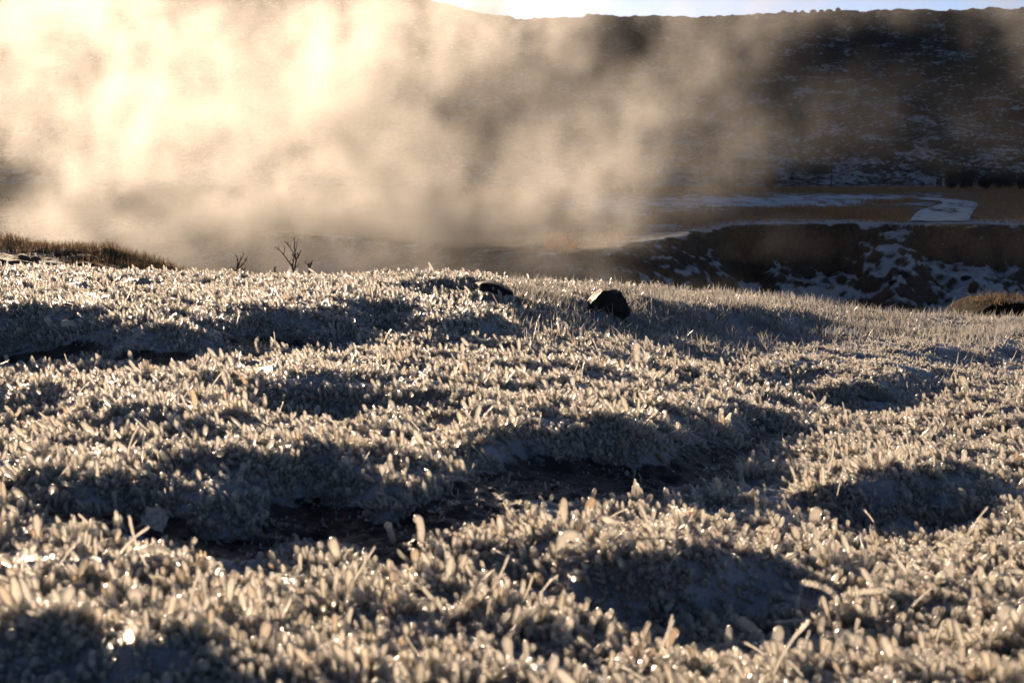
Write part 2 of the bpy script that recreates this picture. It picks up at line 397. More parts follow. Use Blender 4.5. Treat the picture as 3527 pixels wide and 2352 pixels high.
def ys_(a, b, st): return np.linspace(a, b, max(2, int((b - a) / st)))
us2 = np.linspace(-.6, .6, 560)
rv, U, Y, Z = sheet('ravine', us2, np.concatenate([ys_(YN, 34, .35), ys_(34.1, 58, .09)]), M_RAVINE)
de = edge_d(U)
sn = .02 - .35 * sstep(.06, -.1, U) * 0 - .25 * sstep(1.6, .2, np.abs(Y - de + .6)) * (cliff_h(U) > .8) + .10 * sstep(1.2, 4, de - Y)
sn = sn - .16 * sstep(.1, .0, U) - .3 * sstep(-.2, .5, Y - de) * sstep(.12, .05, U)
add_attr(rv.data, 'snow', sn); add_attr(rv.data, 'grass', sstep(.1, -.05, U) * .75)
tag(rv, 'snow-patched ravine slope with dark earth banks below the valley')
vl, U, Y, Z = sheet('valley', us2, ys_(58, 132, .45), M_VALLEY)
sn = .06 * np.ones_like(U)
sn += .10 * sstep(0, 5, Y - 76) * sstep(0, 8, 104 - Y) * sstep(.0, .06, U) * sstep(.31, .24, U)          # open snow patch
sn -= .30 * sstep(.06, .0, U)
sn -= .4 * sstep(112, 118, Y) + .3 * sstep(72, 66, Y) * sstep(.0, .1, U) + .3 * sstep(.29, .33, U)
add_attr(vl.data, 'snow', sn); tag(vl, 'flat valley floor of brown turf and thin snow')
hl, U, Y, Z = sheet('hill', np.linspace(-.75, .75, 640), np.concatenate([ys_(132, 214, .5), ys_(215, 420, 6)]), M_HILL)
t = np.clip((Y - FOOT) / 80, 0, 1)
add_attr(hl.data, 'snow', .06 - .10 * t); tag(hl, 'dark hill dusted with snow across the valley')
# ground beyond the fan, out to the horizon
o = mesh_obj('plain', [(-4000, -600, -7.5), (4000, -600, -7.5), (4000, 4500, -7.5), (-4000, 4500, -7.5)], [(0, 1, 2, 3)], M_VALLEY); tag(o, kind='structure')
o['label'] = 'plain beyond the hill'

# path: a snow covered track curving over the valley floor
M_PATH = snow_soil('snowy_track', [(.3, (.05, .04, .03)), (.7, (.11, .09, .07))], 1.4, (1, .6, 1), thresh=.42, slope_k=0, snowcol=(.72, .71, .70), width=.05)
def path_strip(name, rows):
    V = []
    for (xl, xr, Yp) in rows:
        d = -2.2 / (ray(0, Yp).z / ray(0, Yp).y)
        for k in range(7):
            q = at(xl + (xr - xl) * k / 6 + (5 * mnoise.noise(Vector((Yp * .21, k * .3, 0)))), Yp, d); V.append((q.x, d))
    V = np.array(V).reshape(len(rows), 7, 2)
    # refine along
    tt = np.linspace(0, len(rows) - 1, 90); V2 = np.stack([np.stack([np.interp(tt, np.arange(len(rows)), V[:, k, c]) for c in range(2)], -1) for k in range(7)], 1)
    for _ in range(3): V2[2:-2] = (V2[:-4] + V2[1:-3] * 2 + V2[2:-2] * 3 + V2[3:-1] * 2 + V2[4:]) / 9
    X, Y = V2[..., 0], V2[..., 1]; Z = height(X, Y) + .05
    return mesh_obj(name, np.stack([X, Y, Z], -1).reshape(-1, 3), grid_faces(90, 7), M_PATH)
p = path_strip('path', [(2090, 2225, 509), (2095, 2228, 500), (2110, 2238, 490), (2140, 2246, 478), (2165, 2248, 470), (2160, 2235, 464), (2120, 2195, 459), (2080, 2150, 455.5), (2050, 2105, 453)])
tag(p, 'snow covered track bending across the brown valley floor', kind='structure')

# ------------------------------------------------------------------ ice coated grass on the knoll
def nub(kind, seed):
    rnd = random.Random(seed)
    parts = []
    def cap(p0, dirv, L, r, bend, seg=10, n=11, tip=1.05, lump=.35):
        pts = []; rad = []
        side = Vector((rnd.uniform(-1, 1), rnd.uniform(-1, 1), 0)).normalized()
        for i in range(n):
            f = i / (n - 1); f2 = 1 - (1 - f) ** 1.6
            pts.append(Vector(p0) + dirv * (L * f2) + side * bend * L * f2 * f2)
            e = min(1, (1 - f2) * L / r)
            prof = (.78 + (tip - .78) * f2) * math.sqrt(max(0.02, 1 - (1 - e) ** 2)) if e < 1 else (.78 + (tip - .78) * f2)
            rad.append(r * prof * (1 + .10 * math.sin(f2 * 9 + seed)))
        parts.append(tube(pts, rad, seg, True, lump, seed + len(parts) * 7))
    up = Vector((0, 0, 1))
    if kind == 'stub': cap((0, 0, 0), up, 1.0, rnd.uniform(.23, .33), rnd.uniform(0, .25), tip=1.2)
    elif kind == 'long': cap((0, 0, 0), up, 1.0, rnd.uniform(.13, .18), rnd.uniform(.05, .35), 9, 14, 1.1, .3)
    elif kind == 'bent': cap((0, 0, 0), up, 1.0, rnd.uniform(.13, .17), rnd.uniform(.6, .9), 9, 14)
    elif kind == 'cluster':
        for k in range(4):
            a = rnd.uniform(0, 6.28); dv = (up + Vector((math.cos(a), math.sin(a), 0)) * rnd.uniform(.25, .7)).normalized()
            cap((math.cos(a) * .12, math.sin(a) * .12, 0), dv, rnd.uniform(.55, 1), rnd.uniform(.17, .25), rnd.uniform(0, .3), 9, 9, 1.2)
    elif kind == 'beads':
        for k in range(5):
            a = rnd.uniform(0, 6.28); rr = rnd.uniform(.05, .5)
            cap((math.cos(a) * rr, math.sin(a) * rr, -.1), (up + Vector((rnd.uniform(-.4, .4), rnd.uniform(-.4, .4), 0))).normalized(), rnd.uniform(.35, .6), rnd.uniform(.17, .24), 0, 8, 7, 1.2)
    elif kind == 'blade': cap((0, 0, 0), up, 1.0, rnd.uniform(.035, .05), rnd.uniform(.3, .9), 6, 16, .8, .5)
    return join(parts)
PROTO = ['stub', 'stub', 'stub', 'stub', 'long', 'long', 'bent', 'bent', 'cluster', 'cluster', 'cluster', 'beads', 'beads', 'blade', 'blade']
def protos(prefix, kinds, mat):
    out = []
    for i, k in enumerate(kinds):
        V, F = nub(k, 5 + i * 13); out.append(mesh_obj(prefix, np.array(V), F, mat, link=False))
    return out
def scatter_object(name, P, rot, scl, idx, prot):
    o = mesh_obj(name, P, [])
    me = o.data
    a = me.attributes.new('rot', 'FLOAT_VECTOR', 'POINT'); a.data.foreach_set('vector', rot.astype(np.float32).ravel())
    a = me.attributes.new('scl', 'FLOAT_VECTOR', 'POINT'); a.data.foreach_set('vector', scl.astype(np.float32).ravel())
    a = me.attributes.new('idx', 'INT', 'POINT'); a.data.foreach_set('value', idx.astype(np.int32))
    ng = D.node_groups.new(name, 'GeometryNodeTree')
    ng.interface.new_socket('Geometry', in_out='INPUT', socket_type='NodeSocketGeometry'); ng.interface.new_socket('Geometry', in_out='OUTPUT', socket_type='NodeSocketGeometry')
    L = ng.links; N = ng.nodes
    gi = N.new('NodeGroupInput'); go = N.new('NodeGroupOutput')
    g2i = N.new('GeometryNodeGeometryToInstance')
    for pr in reversed(prot):
        oi = N.new('GeometryNodeObjectInfo'); oi.inputs['Object'].default_value = pr; L.new(oi.outputs['Geometry'], g2i.inputs[0])
    iop = N.new('GeometryNodeInstanceOnPoints'); L.new(gi.outputs[0], iop.inputs['Points']); L.new(g2i.outputs[0], iop.inputs['Instance'])
    iop.inputs['Pick Instance'].default_value = True
    def na(nm, tp):
        n = N.new('GeometryNodeInputNamedAttribute'); n.data_type = tp; n.inputs[0].default_value = nm; return n.outputs[0]
    L.new(na('idx', 'INT'), iop.inputs['Instance Index']); L.new(na('rot', 'FLOAT_VECTOR'), iop.inputs['Rotation']); L.new(na('scl', 'FLOAT_VECTOR'), iop.inputs['Scale'])
    L.new(iop.outputs[0], go.inputs[0])
    md = o.modifiers.new('scatter', 'NODES'); md.node_group = ng
    return o

def scatter_ice():
    ymin, ymax, umax = .95, 9.6, .47
    n = 1500000
    n1_ = n; y = np.sqrt(RNG.uniform(ymin ** 2, ymax ** 2, n)); u = RNG.uniform(-umax, umax, n); x = u * y
    ns = int(n / (umax * (ymax ** 2 - ymin ** 2)) * 2 * 1.3 * (ymax - ymin))      # a margin either side of the view
    ysd = RNG.uniform(ymin, ymax, ns); sg = RNG.choice([-1., 1.], ns); xsd = sg * (umax * ysd + RNG.uniform(0, 1.3, ns))
    x = np.concatenate([x, xsd]); y = np.concatenate([y, ysd]); u = x / y; n = len(x)
    dens_max = n1_ / (umax * (ymax ** 2 - ymin ** 2))
    want = np.interp(y, [1, 2, 3.5, 6, 9.6], [20000, 16500, 12000, 8800, 5400])
    cl = fbm(x * 7, y * 7, 3, 71)
    want = want * (np.interp(y, [1.5, 2.6], [.36, .24]) + 1.1 * sstep(-.35, .3, cl))
    want = want * (1 + 1.0 * face_h(u, np.log(y)))
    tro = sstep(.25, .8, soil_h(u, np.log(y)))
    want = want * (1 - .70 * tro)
    want = want * np.where(y > crest_y(u) + .8, .35, 1)
    keep = RNG.uniform(0, 1, n) < want / dens_max * np.where(np.abs(u) > umax, .5, 1)
    x, y, u, cl, tro = x[keep], y[keep], u[keep], cl[keep], tro[keep]
    n = len(x); z = height(x, y)
    w = np.array([1.7, 1.7, 1.7, 1.7, .24, .24, .3, .3, 1.4, 1.4, 1.4, 1.2, 1.2, .03, .03]); w /= w.sum()
    idx = RNG.choice(len(PROTO), n, p=w)
    tall = np.exp(np.clip(RNG.normal(0, .38, n), -.8, .72)) * (.85 + .35 * np.clip(cl, -.6, 1))
    L = np.choose(idx, [.0155, .0155, .0155, .0155, .027, .027, .026, .026, .018, .018, .018, .016, .016, .045, .045]) * tall
    L = L * np.interp(y, [1, 4, 7, 9], [.92, 1, 1.05, 1.0]) * (1 - .62 * tro)
    fc = face_h(u, np.log(y)); L = L * (1 - .30 * fc)
    right = sstep(.02, .2, u) * sstep(4.3, 6, y)
    L = L * (1 - .38 * right)
    wf = np.exp(RNG.normal(0, .16, n)) * (1 + .25 * face_h(u, np.log(y))) * (1 - .15 * right)
    big = (RNG.uniform(0, 1, n) < .014) & np.isin(idx, (4, 5, 6, 7))
    L = np.where(big, L * 1.5, L); wf = np.where(big, wf * .62, wf)
    Wd = L / tall * np.clip(tall, .6, 1.5) ** .35 * np.where(np.isin(idx, (0, 1, 2, 3, 8, 9, 10)), .84, 1.0)
    lean = fbm(x * 1.7, y * 1.7, 2, 83)
    tx = RNG.normal(0, .52, n) + .12; ty = RNG.normal(-.16, .52, n) + lean * .5
    rot = np.stack([tx, ty, RNG.uniform(0, 6.283, n)], 1)
    # euler XYZ: spin about z last would spin the lean too, so lean is random about the bias
    sp = RNG.uniform(-.9, .9, n); rot[:, 2] = sp
    P = np.stack([x, y, z - .004], 1)
    o = scatter_object('ice_coated_grass', P, rot, np.stack([Wd * wf, Wd * wf, L * np.where(np.isin(idx, (0, 1, 2, 3, 8, 9, 10)), RNG.uniform(.85, 1.7, n), 1.05)], 1), idx, protos('ice_nub', PROTO, M_ICE))
    tag(o, 'mat of short grass blades thickly coated in clear ice, covering the knoll', 'ice-coated grass', kind='stuff')
    print('ice instances', n)
scatter_ice()
# ------------------------------------------------------------------ mound at the left edge of the ravine
_mx = [-700, -300, 0, 60, 130, 200, 300, 380, 430, 465, 520, 600]
_my = [505, 530, 548, 551, 561, 572, 590, 606, 626, 648, 700, 800]
def mound_height(X, d):
    zc = np.interp(X, _mx, [at(a, b, 16).z for a, b in zip(_mx, _my)])
    xw = (X * S - 512) / FPX * d
    f = np.maximum(0, 16 - d); bk = np.maximum(0, d - 16)
    z = zc - .018 * f - .012 * f ** 2 - .25 * bk - .02 * f * bk
    lump = fbm(xw * 1.6, d * 1.6, 4, 91) * .055 + np.abs(fbm(xw * .8, d * .9, 2, 95)) * .10 - .04
    return z + lump - np.maximum(0, 11.8 - d) * .6 - sstep(470, 600, X) * 1.5
_Xg, _dg = np.meshgrid(np.linspace(-700, 600, 260), np.concatenate([np.linspace(9.5, 17, 110), np.linspace(17.2, 30, 30)]))
_Zg = mound_height(_Xg, _dg)
M_MOUND_G = snow_soil('mound_turf', [(.3, (.045, .03, .016)), (.6, (.085, .056, .03)), (.8, (.13, .085, .045))], 3.2, (1, .6, 1), thresh=.56, slope_k=.9, slope_ref=.97, snowcol=(.5, .5, .52))
mo = mesh_obj('mound', np.stack([(_Xg * S - 512) / FPX * _dg, _dg, _Zg], -1).reshape(-1, 3), grid_faces(*_Xg.shape), M_MOUND_G)
tag(mo, 'low grassy mound beyond the ice at the left', kind='structure')

# ------------------------------------------------------------------ grass made of blades
def blades(name, P, H, W, mat, lean=.35, bend=.3, seed=1):
    r = np.random.default_rng(seed); n = len(P); a = r.uniform(0, 2 * np.pi, n)
    side = np.stack([np.cos(a), np.sin(a), np.zeros(n)], 1); la = r.uniform(0, 2 * np.pi, n); lm = np.abs(r.normal(0, lean, n))
    ld = np.stack([np.cos(la) * lm, np.sin(la) * lm, np.zeros(n)], 1)
    rows = []
    for f, w in ((0, 1), (.4, .8), (.75, .5), (1, .08)):
        c = P + np.array([0, 0, 1]) * (H * (f - .12 * bend * f * f))[:, None] + ld * (H * (f * .6 + bend * f * f))[:, None]
        rows.append(c - side * (W * w * .5)[:, None]); rows.append(c + side * (W * w * .5)[:, None])
    V = np.stack(rows, 1).reshape(-1, 3); b = np.arange(n)[:, None] * 8
    F = np.concatenate([b + np.array([[k, k + 1, k + 3, k + 2]]) for k in (0, 2, 4)], 0)
    return mesh_obj(name, V, F, mat, smooth=False)
r = np.random.default_rng(5)
# mound grass: thicker along the crest
n = 15000
X = r.uniform(-250, 490, n); d = np.clip(16 + r.normal(-.2, 1.0, n) - np.abs(r.normal(0, 1.2, n)) * (r.uniform(0, 1, n) < .5), 11.8, 17.5)
xw = (X * S - 512) / FPX * d
k = (fbm(xw * 1.1, d * 1.6, 3, 99) + np.exp(-((d - 15.8) / .5) ** 2) * .9) > .12
X, d, xw = X[k], d[k], xw[k]; n = len(X)
P = np.stack([xw, d, mound_height(X, d) - .01], 1)
o = blades('mound_grass', P, r.uniform(.04, .13, n), r.uniform(.004, .010, n), M_MOUND, .5, .5, 3)
tag(o, 'dry brown grass on the low mound at the left', 'dry grass', kind='stuff')
# dry grass bands across the valley floor
Ps = []; Hs = []
def band(n, X0, X1, yf, yspread, hmin, hmax, clump=.0):
    X = r.uniform(X0, X1, n); Yp = yf(X) + r.normal(0, yspread, n)
    dd = []; keep = []
    rr = [(ray(a, b)) for a, b in zip(X, Yp)]
    dist = np.array([np.clip(-2.25 / (q.z / q.y), 40, 131) for q in rr]); xx = np.array([q.x / q.y for q in rr]) * dist
    m = (fbm(xx * .25, dist * .12, 3, 103) + .6 * fbm(xx * 1.1, dist * .5, 2, 105) + r.normal(0, .15, len(xx)) > clump) & (dist > edge_d(xx / dist) + .4)
    xx, dist = xx[m], dist[m]
    Ps.append(np.stack([xx, dist, height(xx, dist) - .02], 1)); Hs.append(r.uniform(hmin, hmax, len(xx)) * np.clip(.62 + .75 * fbm(xx * .5, dist * .22, 3, 107) + .3 * fbm(xx * 2.3, dist, 2, 109), .25, 1.3))
band(15000, 1050, 2500, lambda X: 439.5 + 0 * X, 2.0, .25, .7, -.4)
band(9000, 2255, 2600, lambda X: 456 + 0 * X, 9, .12, .42, -.1)
band(9000, 2235, 2600, lambda X: 490 + 0 * X, 12, .10, .34, -.1)
band(14000, 1380, 2085, lambda X: np.interp(X, [1380, 1500, 1700, 1900, 2085], [522, 508, 499, 497, 505]), 6, .10, .40, -.02)
band(7000, 1500, 2085, lambda X: np.interp(X, [1500, 1700, 1900, 2085], [488, 484, 484, 494]), 5, .10, .34, .1)
band(4000, 1900, 2110, lambda X: np.interp(X, [1900, 2000, 2110], [481, 472, 462]), 2.6, .12, .36, -.2)
band(5000, 1250, 1700, lambda X: 545 - (X - 1250) * .03, 10, .08, .28, .1)
band(6000, -200, 900, lambda X: 466 + 0 * X, 10, .15, .4, .0)
P = np.concatenate(Ps); H = np.concatenate(Hs); n = len(P)
o = blades('valley_grass', P, H, r.uniform(.02, .05, n), M_DRY, .45, .6, 4)
tag(o, 'tall dry orange-brown grass growing in bands on the valley floor', 'dry grass', kind='stuff')
# frosted grass along the right hand rim of the knoll
n = 19000
u = r.uniform(.0, .46, n); y = crest_y(u) + r.normal(-.5, .75, n); k = fbm(u * y * 2.2, y * 2.2, 3, 111) > -.15; u, y = u[k], y[k]; n = len(u)
P = np.stack([u * y, y, height(u * y, y) - .004], 1)
o = blades('frosted_grass', P, r.uniform(.025, .075, n), r.uniform(.003, .006, n), M_FROST, .55, .5, 6)
tag(o, 'fine frosted grass along the right rim of the knoll', 'frosted grass', kind='stuff')

# ------------------------------------------------------------------ rocks
def rock(name, c, size, label, group=None, mat=M_ROCK, seed=0, sub=4, cuts=5, top=None, cat='rock'):
    rnd = random.Random(seed); import bmesh
    bm = bmesh.new(); bmesh.ops.create_icosphere(bm, subdivisions=sub, radius=1)
    pl = []
    for k in range(cuts):
        nn = Vector((rnd.gauss(0, 1), rnd.gauss(0, 1), rnd.gauss(.2, .8))).normalized(); pl.append((nn, rnd.uniform(.55, .85)))
    if top: pl += [(Vector(a).normalized(), b) for a, b in top]
    for v in bm.verts:
        p = v.co.copy()
        for nn, dd in pl:
            e = p.dot(nn) - dd
            if e > 0: p -= nn * e * .93
        p += v.co * (.11 * mnoise.noise(p * 2.3 + Vector((seed, 0, 0))) + .05 * mnoise.noise(p * 6 + Vector((0, seed, 0))))
        v.co = Vector((p.x * size[0], p.y * size[1], p.z * size[2]))
    me = D.meshes.new(name); bm.to_mesh(me); bm.free(); me.materials.append(mat)
    me.polygons.foreach_set('use_smooth', np.ones(len(me.polygons), bool))
    o = D.objects.new(name, me); COL.objects.link(o); o.location = c
    return tag(o, label, cat, group)
# dark wedge on the ice
b = hit(1400, 728, 9); px = S / FPX * b.y
rock('rock', b + Vector((0, .10, 20 * px)), (54 * px, .13, 60 * px), 'black wedge-shaped rock standing up out of the ice right of the centre hummock', seed=3,
     top=[((-.62, 0, .78), .66), ((.85, 0, .5), .74), ((.2, -1, .15), .5), ((.1, 0, 1), .60)], cuts=0)
b = hit(1178, 692, 9); px = S / FPX * b.y
shade_slab = rock('rock', b + Vector((0, .12, 0)), (92 * px, .2, 28 * px), 'low dark slab added as the shade on the right side of the centre hummock', seed=8, top=[((.4, 0, .9), .45), ((0, -1, .3), .45)], cuts=2)  # no real rock: dark slab added to paint the hummock's shaded right side
shade_slab.rotation_euler = (0, R(20), 0)
# mossy outcrop at the right rim
c0 = at(2318, 735, 12.5); px = S / FPX * 12.5
om = rock('outcrop', c0 + Vector((0, .3, .0)), (125 * px, .6, 52 * px), 'dark mossy rock outcrop at the right rim with dry grass on top', seed=14, mat=simple('mossy_rock', (.006, .0045, .003), (.028, .018, .010), 14, .95, 1.0, .05), cuts=4, cat='outcrop')
n = 420; q = r.normal(0, 1, (n, 2)); P = []
for i in range(n):
    X_ = c0.x + np.clip(q[i, 0] * .5, -1, 1) * 120 * px * .85; Y_ = c0.y + .15 + abs(q[i, 1]) * .15
    e = 1 - ((X_ - c0.x) / (120 * px)) ** 2
    Y_ -= (r.uniform() < .5) * r.uniform(0, .5); P.append((X_, Y_, c0.z + 52 * px * math.sqrt(max(.05, e)) * .86))
gt = blades('tuft', np.array(P), r.uniform(.03, .09, n), r.uniform(.004, .008, n), M_MOUND, .9, .8, 12); gt['kind'] = 'stuff'; gt.parent = om; gt.matrix_parent_inverse = om.matrix_world.inverted(); gt.location = -om.location
gt.matrix_parent_inverse.identity()
# skyline and hillside
def on_hill(X, Yp):
    rr = ray(X, Yp); ds = np.linspace(125, 212, 900); z = height(rr.x / rr.y * ds, ds); m = rr.z / rr.y * ds < z
    d = ds[np.argmax(m)] if m.any() else 209.5
    return at(X, Yp, d), d
def hill_rock(X, Yp, w, h, label, group, seed, d=None):
    q, dd = on_hill(X, Yp)
    if d: dd = d; q = at(X, Yp, d); q.z = float(height(q.x, q.y))
    px = S / FPX * dd
    rock('boulder', q + Vector((0, 0, h * px * .2)), (w * px * .5, w * px * .5, h * px * .7), label, group, seed=seed, sub=3, cat='boulder')
hill_rock(1354, 36, 20, 12, 'lone rounded outcrop breaking the hill skyline, faint behind the steam', None, 31, 209)
for i, (X, w, h) in enumerate([(1800, 14, 6), (1826, 10, 5), (1842, 13, 9), (1868, 18, 8), (1886, 14, 8), (1904, 20, 10), (1925, 13, 6), (1968, 15, 5), (2030, 14, 5)]):
    hill_rock(X, 30, w, h, 'small dark boulder on the hill skyline above the darkest part of the slope', 'boulders on the skyline', 40 + i, 209.5)
hill_rock(2046, 377, 14, 7, 'left one of two level dark boulders low on the hill above the track', 'boulders low on the hill', 61)
hill_rock(2080, 374, 15, 7, 'right one of two level dark boulders low on the hill above the track', 'boulders low on the hill', 62)
hill_rock(2082, 394, 16, 6, 'flat dark boulder nearest the hill foot, below the two level boulders', 'boulders low on the hill', 63)
hill_rock(1820, 410, 13, 6, 'brown boulder at the hill foot left of the tall pole', 'boulders low on the hill', 64)
def slope_rock(X, Yp, w, h, label, seed):
    rr = ray(X, Yp); ds = np.linspace(20, 60, 900); z = height(rr.x / rr.y * ds, ds); m = rr.z / rr.y * ds < z
    d = ds[np.argmax(m)] if m.any() else 45
    px = S / FPX * d
    rock('rock', at(X, Yp, d) + Vector((0, .1, h * px * .15)), (w * px * .5, w * px * .35, h * px * .6), label, 'dark rocks in the snow of the ravine slope', seed=seed, sub=3)
slope_rock(2075, 634, 34, 18, 'largest dark rock on the snowy ravine slope, below the gully', 71)
slope_rock(2055, 651, 26, 10, 'flat dark rock just below the largest rock on the snowy slope', 72)
slope_rock(2222, 642, 28, 13, 'dark rock on the snowy slope under the right hand bank', 73)
slope_rock(2193, 647, 18, 10, 'small dark rock touching the left of the one under the right bank', 74)
slope_rock(1966, 666, 12, 6, 'tiny dark rock alone on smooth snow low in the ravine', 75)
slope_rock(1480, 618, 22, 11, 'brown rock on the ravine slope behind thin steam', 76)
slope_rock(2140, 700, 24, 9, 'broad dark rock at the bottom of the snowy slope near the rim', 77)

# ------------------------------------------------------------------ bare shrubs behind the crest
def limb(pts2d, d0, r0, r1, seed, zoff=(466.7, 520.0, .1701)):
    rnd = random.Random(seed); px = S / FPX * d0; dd = 0; P = []
    for i, (a, b) in enumerate(pts2d):
        if i: dd += rnd.uniform(-1, 1) * .02
        P.append(at(zoff[0] + a * zoff[2], zoff[1] + b * zoff[2], d0 + dd))
    n = max(4, len(P) * 3); Q = smooth_path(P, n)
    for i in range(1, n - 1): Q[i] += Vector((rnd.uniform(-1, 1), 0, rnd.uniform(-1, 1))) * px * .5
    return tube(Q, [(r0 + (r1 - r0) * i / (n - 1)) * px * 1.25 for i in range(n)], 6)
def shrub(name, d0, trunk, limbs, label, seed, down=.5):
    root = D.objects.new(name, None); COL.objects.link(root)
    base = at(466.7 + trunk[0][0] * .1701, 520 + trunk[0][1] * .1701, d0); root.location = base + Vector((0, 0, -down))
    tag(root, label, 'shrub', 'bare shrubs behind the icy crest')
    px = S / FPX * d0
    vs, fs = limb(trunk, d0, 1.9, 1.4, seed); b0 = tube([base + Vector((.01, 0, -down)), base], [2.4 * px, 1.9 * px], 6)
    V, F = join([b0, (vs, fs)]); o = mesh_obj('trunk', np.array([Vector(v) - root.location for v in V]), F, M_BARK, root)
    for i, (main, twigs) in enumerate(limbs):
        parts = [limb(main, d0, 1.35, .5, seed + i)]
        rnd = random.Random(seed * 7 + i)
        for t in twigs: parts.append(limb(t, d0, .7, .4, seed + i + 50))
        for k in range(7):   # short side twigs with buds
            j = rnd.randrange(1, len(main)); a, b = main[j]; a2, b2 = main[j - 1]; f = rnd.random(); a, b = a + (a2 - a) * f, b + (b2 - b) * f
            sx = rnd.choice((-1, 1)); l = rnd.uniform(14, 40)
            parts.append(limb([(a, b), (a + sx * l * .5, b - l * .5), (a + sx * l * .7, b - l * 1.1)], d0, .5, .32, seed + k))
        V, F = join(parts); mesh_obj('branch', np.array([Vector(v) - root.location for v in V]), F, M_BARK, root)
    return root
shrub('bare_shrub', 12.5, [(1237, 740), (1228, 650), (1222, 590)], [
    ([(1222, 590), (1190, 520), (1140, 450), (1085, 375), (1030, 320), (980, 290)], [[(1085, 375), (1100, 310), (1090, 250)], [(1030, 320), (1015, 285), (1018, 265)]]),
    ([(1222, 590), (1245, 520), (1252, 450), (1225, 370), (1180, 290), (1130, 230), (1098, 185)], [[(1130, 230), (1148, 195)], [(1180, 290), (1172, 245)]]),
    ([(1252, 450), (1240, 370), (1235, 280), (1232, 190), (1222, 148)], [[(1240, 350), (1262, 260), (1270, 185), (1295, 178)]]),
    ([(1252, 450), (1288, 390), (1308, 345), (1328, 318)], [[(1288, 390), (1275, 340)]]),
    ([(1205, 545), (1215, 480), (1222, 420), (1228, 395)], [[(1240, 560), (1275, 515), (1292, 490)]])],
    'tallest bare shrub behind the crest, forking into thin upright branches', 3)
shrub('bare_shrub', 12.0, [(422, 660), (425, 630), (440, 600)], [
    ([(440, 600), (465, 550), (462, 480), (468, 430), (440, 388)], [[(425, 600), (410, 570), (380, 540)]]),
    ([(465, 550), (485, 480), (520, 425), (548, 365)], [[(505, 440), (510, 385)]]),
    ([(470, 560), (520, 525), (570, 465), (596, 400)], [[(575, 455), (562, 430)]])],
    'smaller bare shrub left of the tallest one, leaning right', 11)
shrub('bare_shrub', 13.0, [(1390, 720), (1410, 670), (1430, 620)], [
    ([(1430, 620), (1442, 565), (1420, 525), (1370, 475)], [[(1420, 525), (1425, 490)]]),
    ([(1440, 570), (1450, 510), (1470, 455)], []), ([(1405, 680), (1375, 640), (1340, 620)], [[(1430, 630), (1450, 600)]])],
    'faint bare shrub just right of the tallest one', 17)
shrub('bare_shrub', 12.6, [(520, 670), (525, 630), (545, 605)], [([(545, 605), (540, 590), (552, 580)], [[(525, 640), (510, 620)]])], 'short dark twig stub beside the smaller bare shrub', 23)
shrub('bare_shrub', 13.2, [(975, 680), (975, 640), (965, 600)], [([(965, 600), (960, 575), (968, 548)], [[(975, 640), (1000, 610)]]), ([(975, 640), (940, 630), (930, 600)], [])], 'tiny bare shrub left of the tallest one, only its tips showing', 29)

# ------------------------------------------------------------------ bushes, poles and signs at the foot of the hill
M_TWIG = blade_mat('dark_twigs', (.012, .010, .008), (.03, .024, .018), .2)
def bush(X, Yb, w, h, label, seed, dens=1.0):
    d0 = 127.0; rr = np.random.default_rng(seed); px = S / FPX * d0
    q = at(X, Yb, d0); z0 = float(height(q.x, d0))
    root = D.objects.new('bush', None); COL.objects.link(root); root.location = (q.x, d0, z0); tag(root, label, 'bush', 'dark bushes at the foot of the hill')
    W, H = w * px * .5, h * px
    st = []
    for k in range(9):
        a = rr.uniform(-1, 1); b_ = rr.uniform(-.5, .5)
        st.append(tube(smooth_path([(a * W * .3, b_ * W * .3, -.1), (a * W * .55, b_ * W * .5, H * .4), (a * W * .8 + rr.uniform(-.1, .1), b_ * W * .7, H * rr.uniform(.6, .85))], 6), np.linspace(.045, .012, 6), 5))
    V, F = join(st); mesh_obj('stem', np.array([tuple(v) for v in V]), F, M_BARK, root)
    n = int(1100 * dens); c = rr.normal(0, 1, (n, 3)); c /= np.linalg.norm(c, axis=1)[:, None]; c *= rr.uniform(0, 1, n)[:, None] ** .4
    lob = 1 + .55 * fbm(c[:, 0] * 2.5, c[:, 2] * 2.5 + c[:, 1], 3, seed)
    P = np.stack([c[:, 0] * W * lob, c[:, 1] * W * .7, (c[:, 2] * .5 + .5) * H * .95 * lob], 1)
    bl = blades('crown', P, rr.uniform(.25, .75, n) * (h / 40), rr.uniform(.012, .03, n), M_TWIG, .35, .15, seed); bl.parent = root
bush(2185, 430, 34, 42, 'slim dark bush left of the group under the right end of the hill', 5)
bush(2218, 432, 52, 52, 'tallest dark bush of the group right of the track bend', 6, 1.4)
bush(2262, 432, 34, 30, 'low dark bush between the tallest bush and the rounded one', 7)
bush(2306, 433, 62, 40, 'broad rounded dark bush near the right edge at the hill foot', 8, 1.6)
bush(2350, 433, 40, 36, 'dark bush cut off by the right edge of the photo', 9)
bush(1665, 428, 40, 34, 'thin brownish bush at the hill foot seen through steam', 10, .5)
bush(1770, 425, 36, 40, 'thin bare bush left of the tall pole', 12, .5)
M_POST = simple('weathered_post', (.018, .016, .014), (.04, .036, .03), 12, .9)
M_SIGN = simple('sign_panel_paint', (.05, .055, .06), (.09, .095, .1), 5, .6)
def box(x0, x1, y0, y1, z0, z1, bev=.0):
    v = [(x, y, z) for z in (z0, z1) for y in (y0, y1) for x in (x0, x1)]
    return v, [(0, 2, 3, 1), (4, 5, 7, 6), (0, 1, 5, 4), (2, 6, 7, 3), (0, 4, 6, 2), (1, 3, 7, 5)]
def foot(name, X, Yb, d0, label, cat, group=None):
    q = at(X, Yb, d0); root = D.objects.new(name, None); COL.objects.link(root); root.location = (q.x, d0, float(height(q.x, d0))); tag(root, label, cat, group); return root, S / FPX * d0
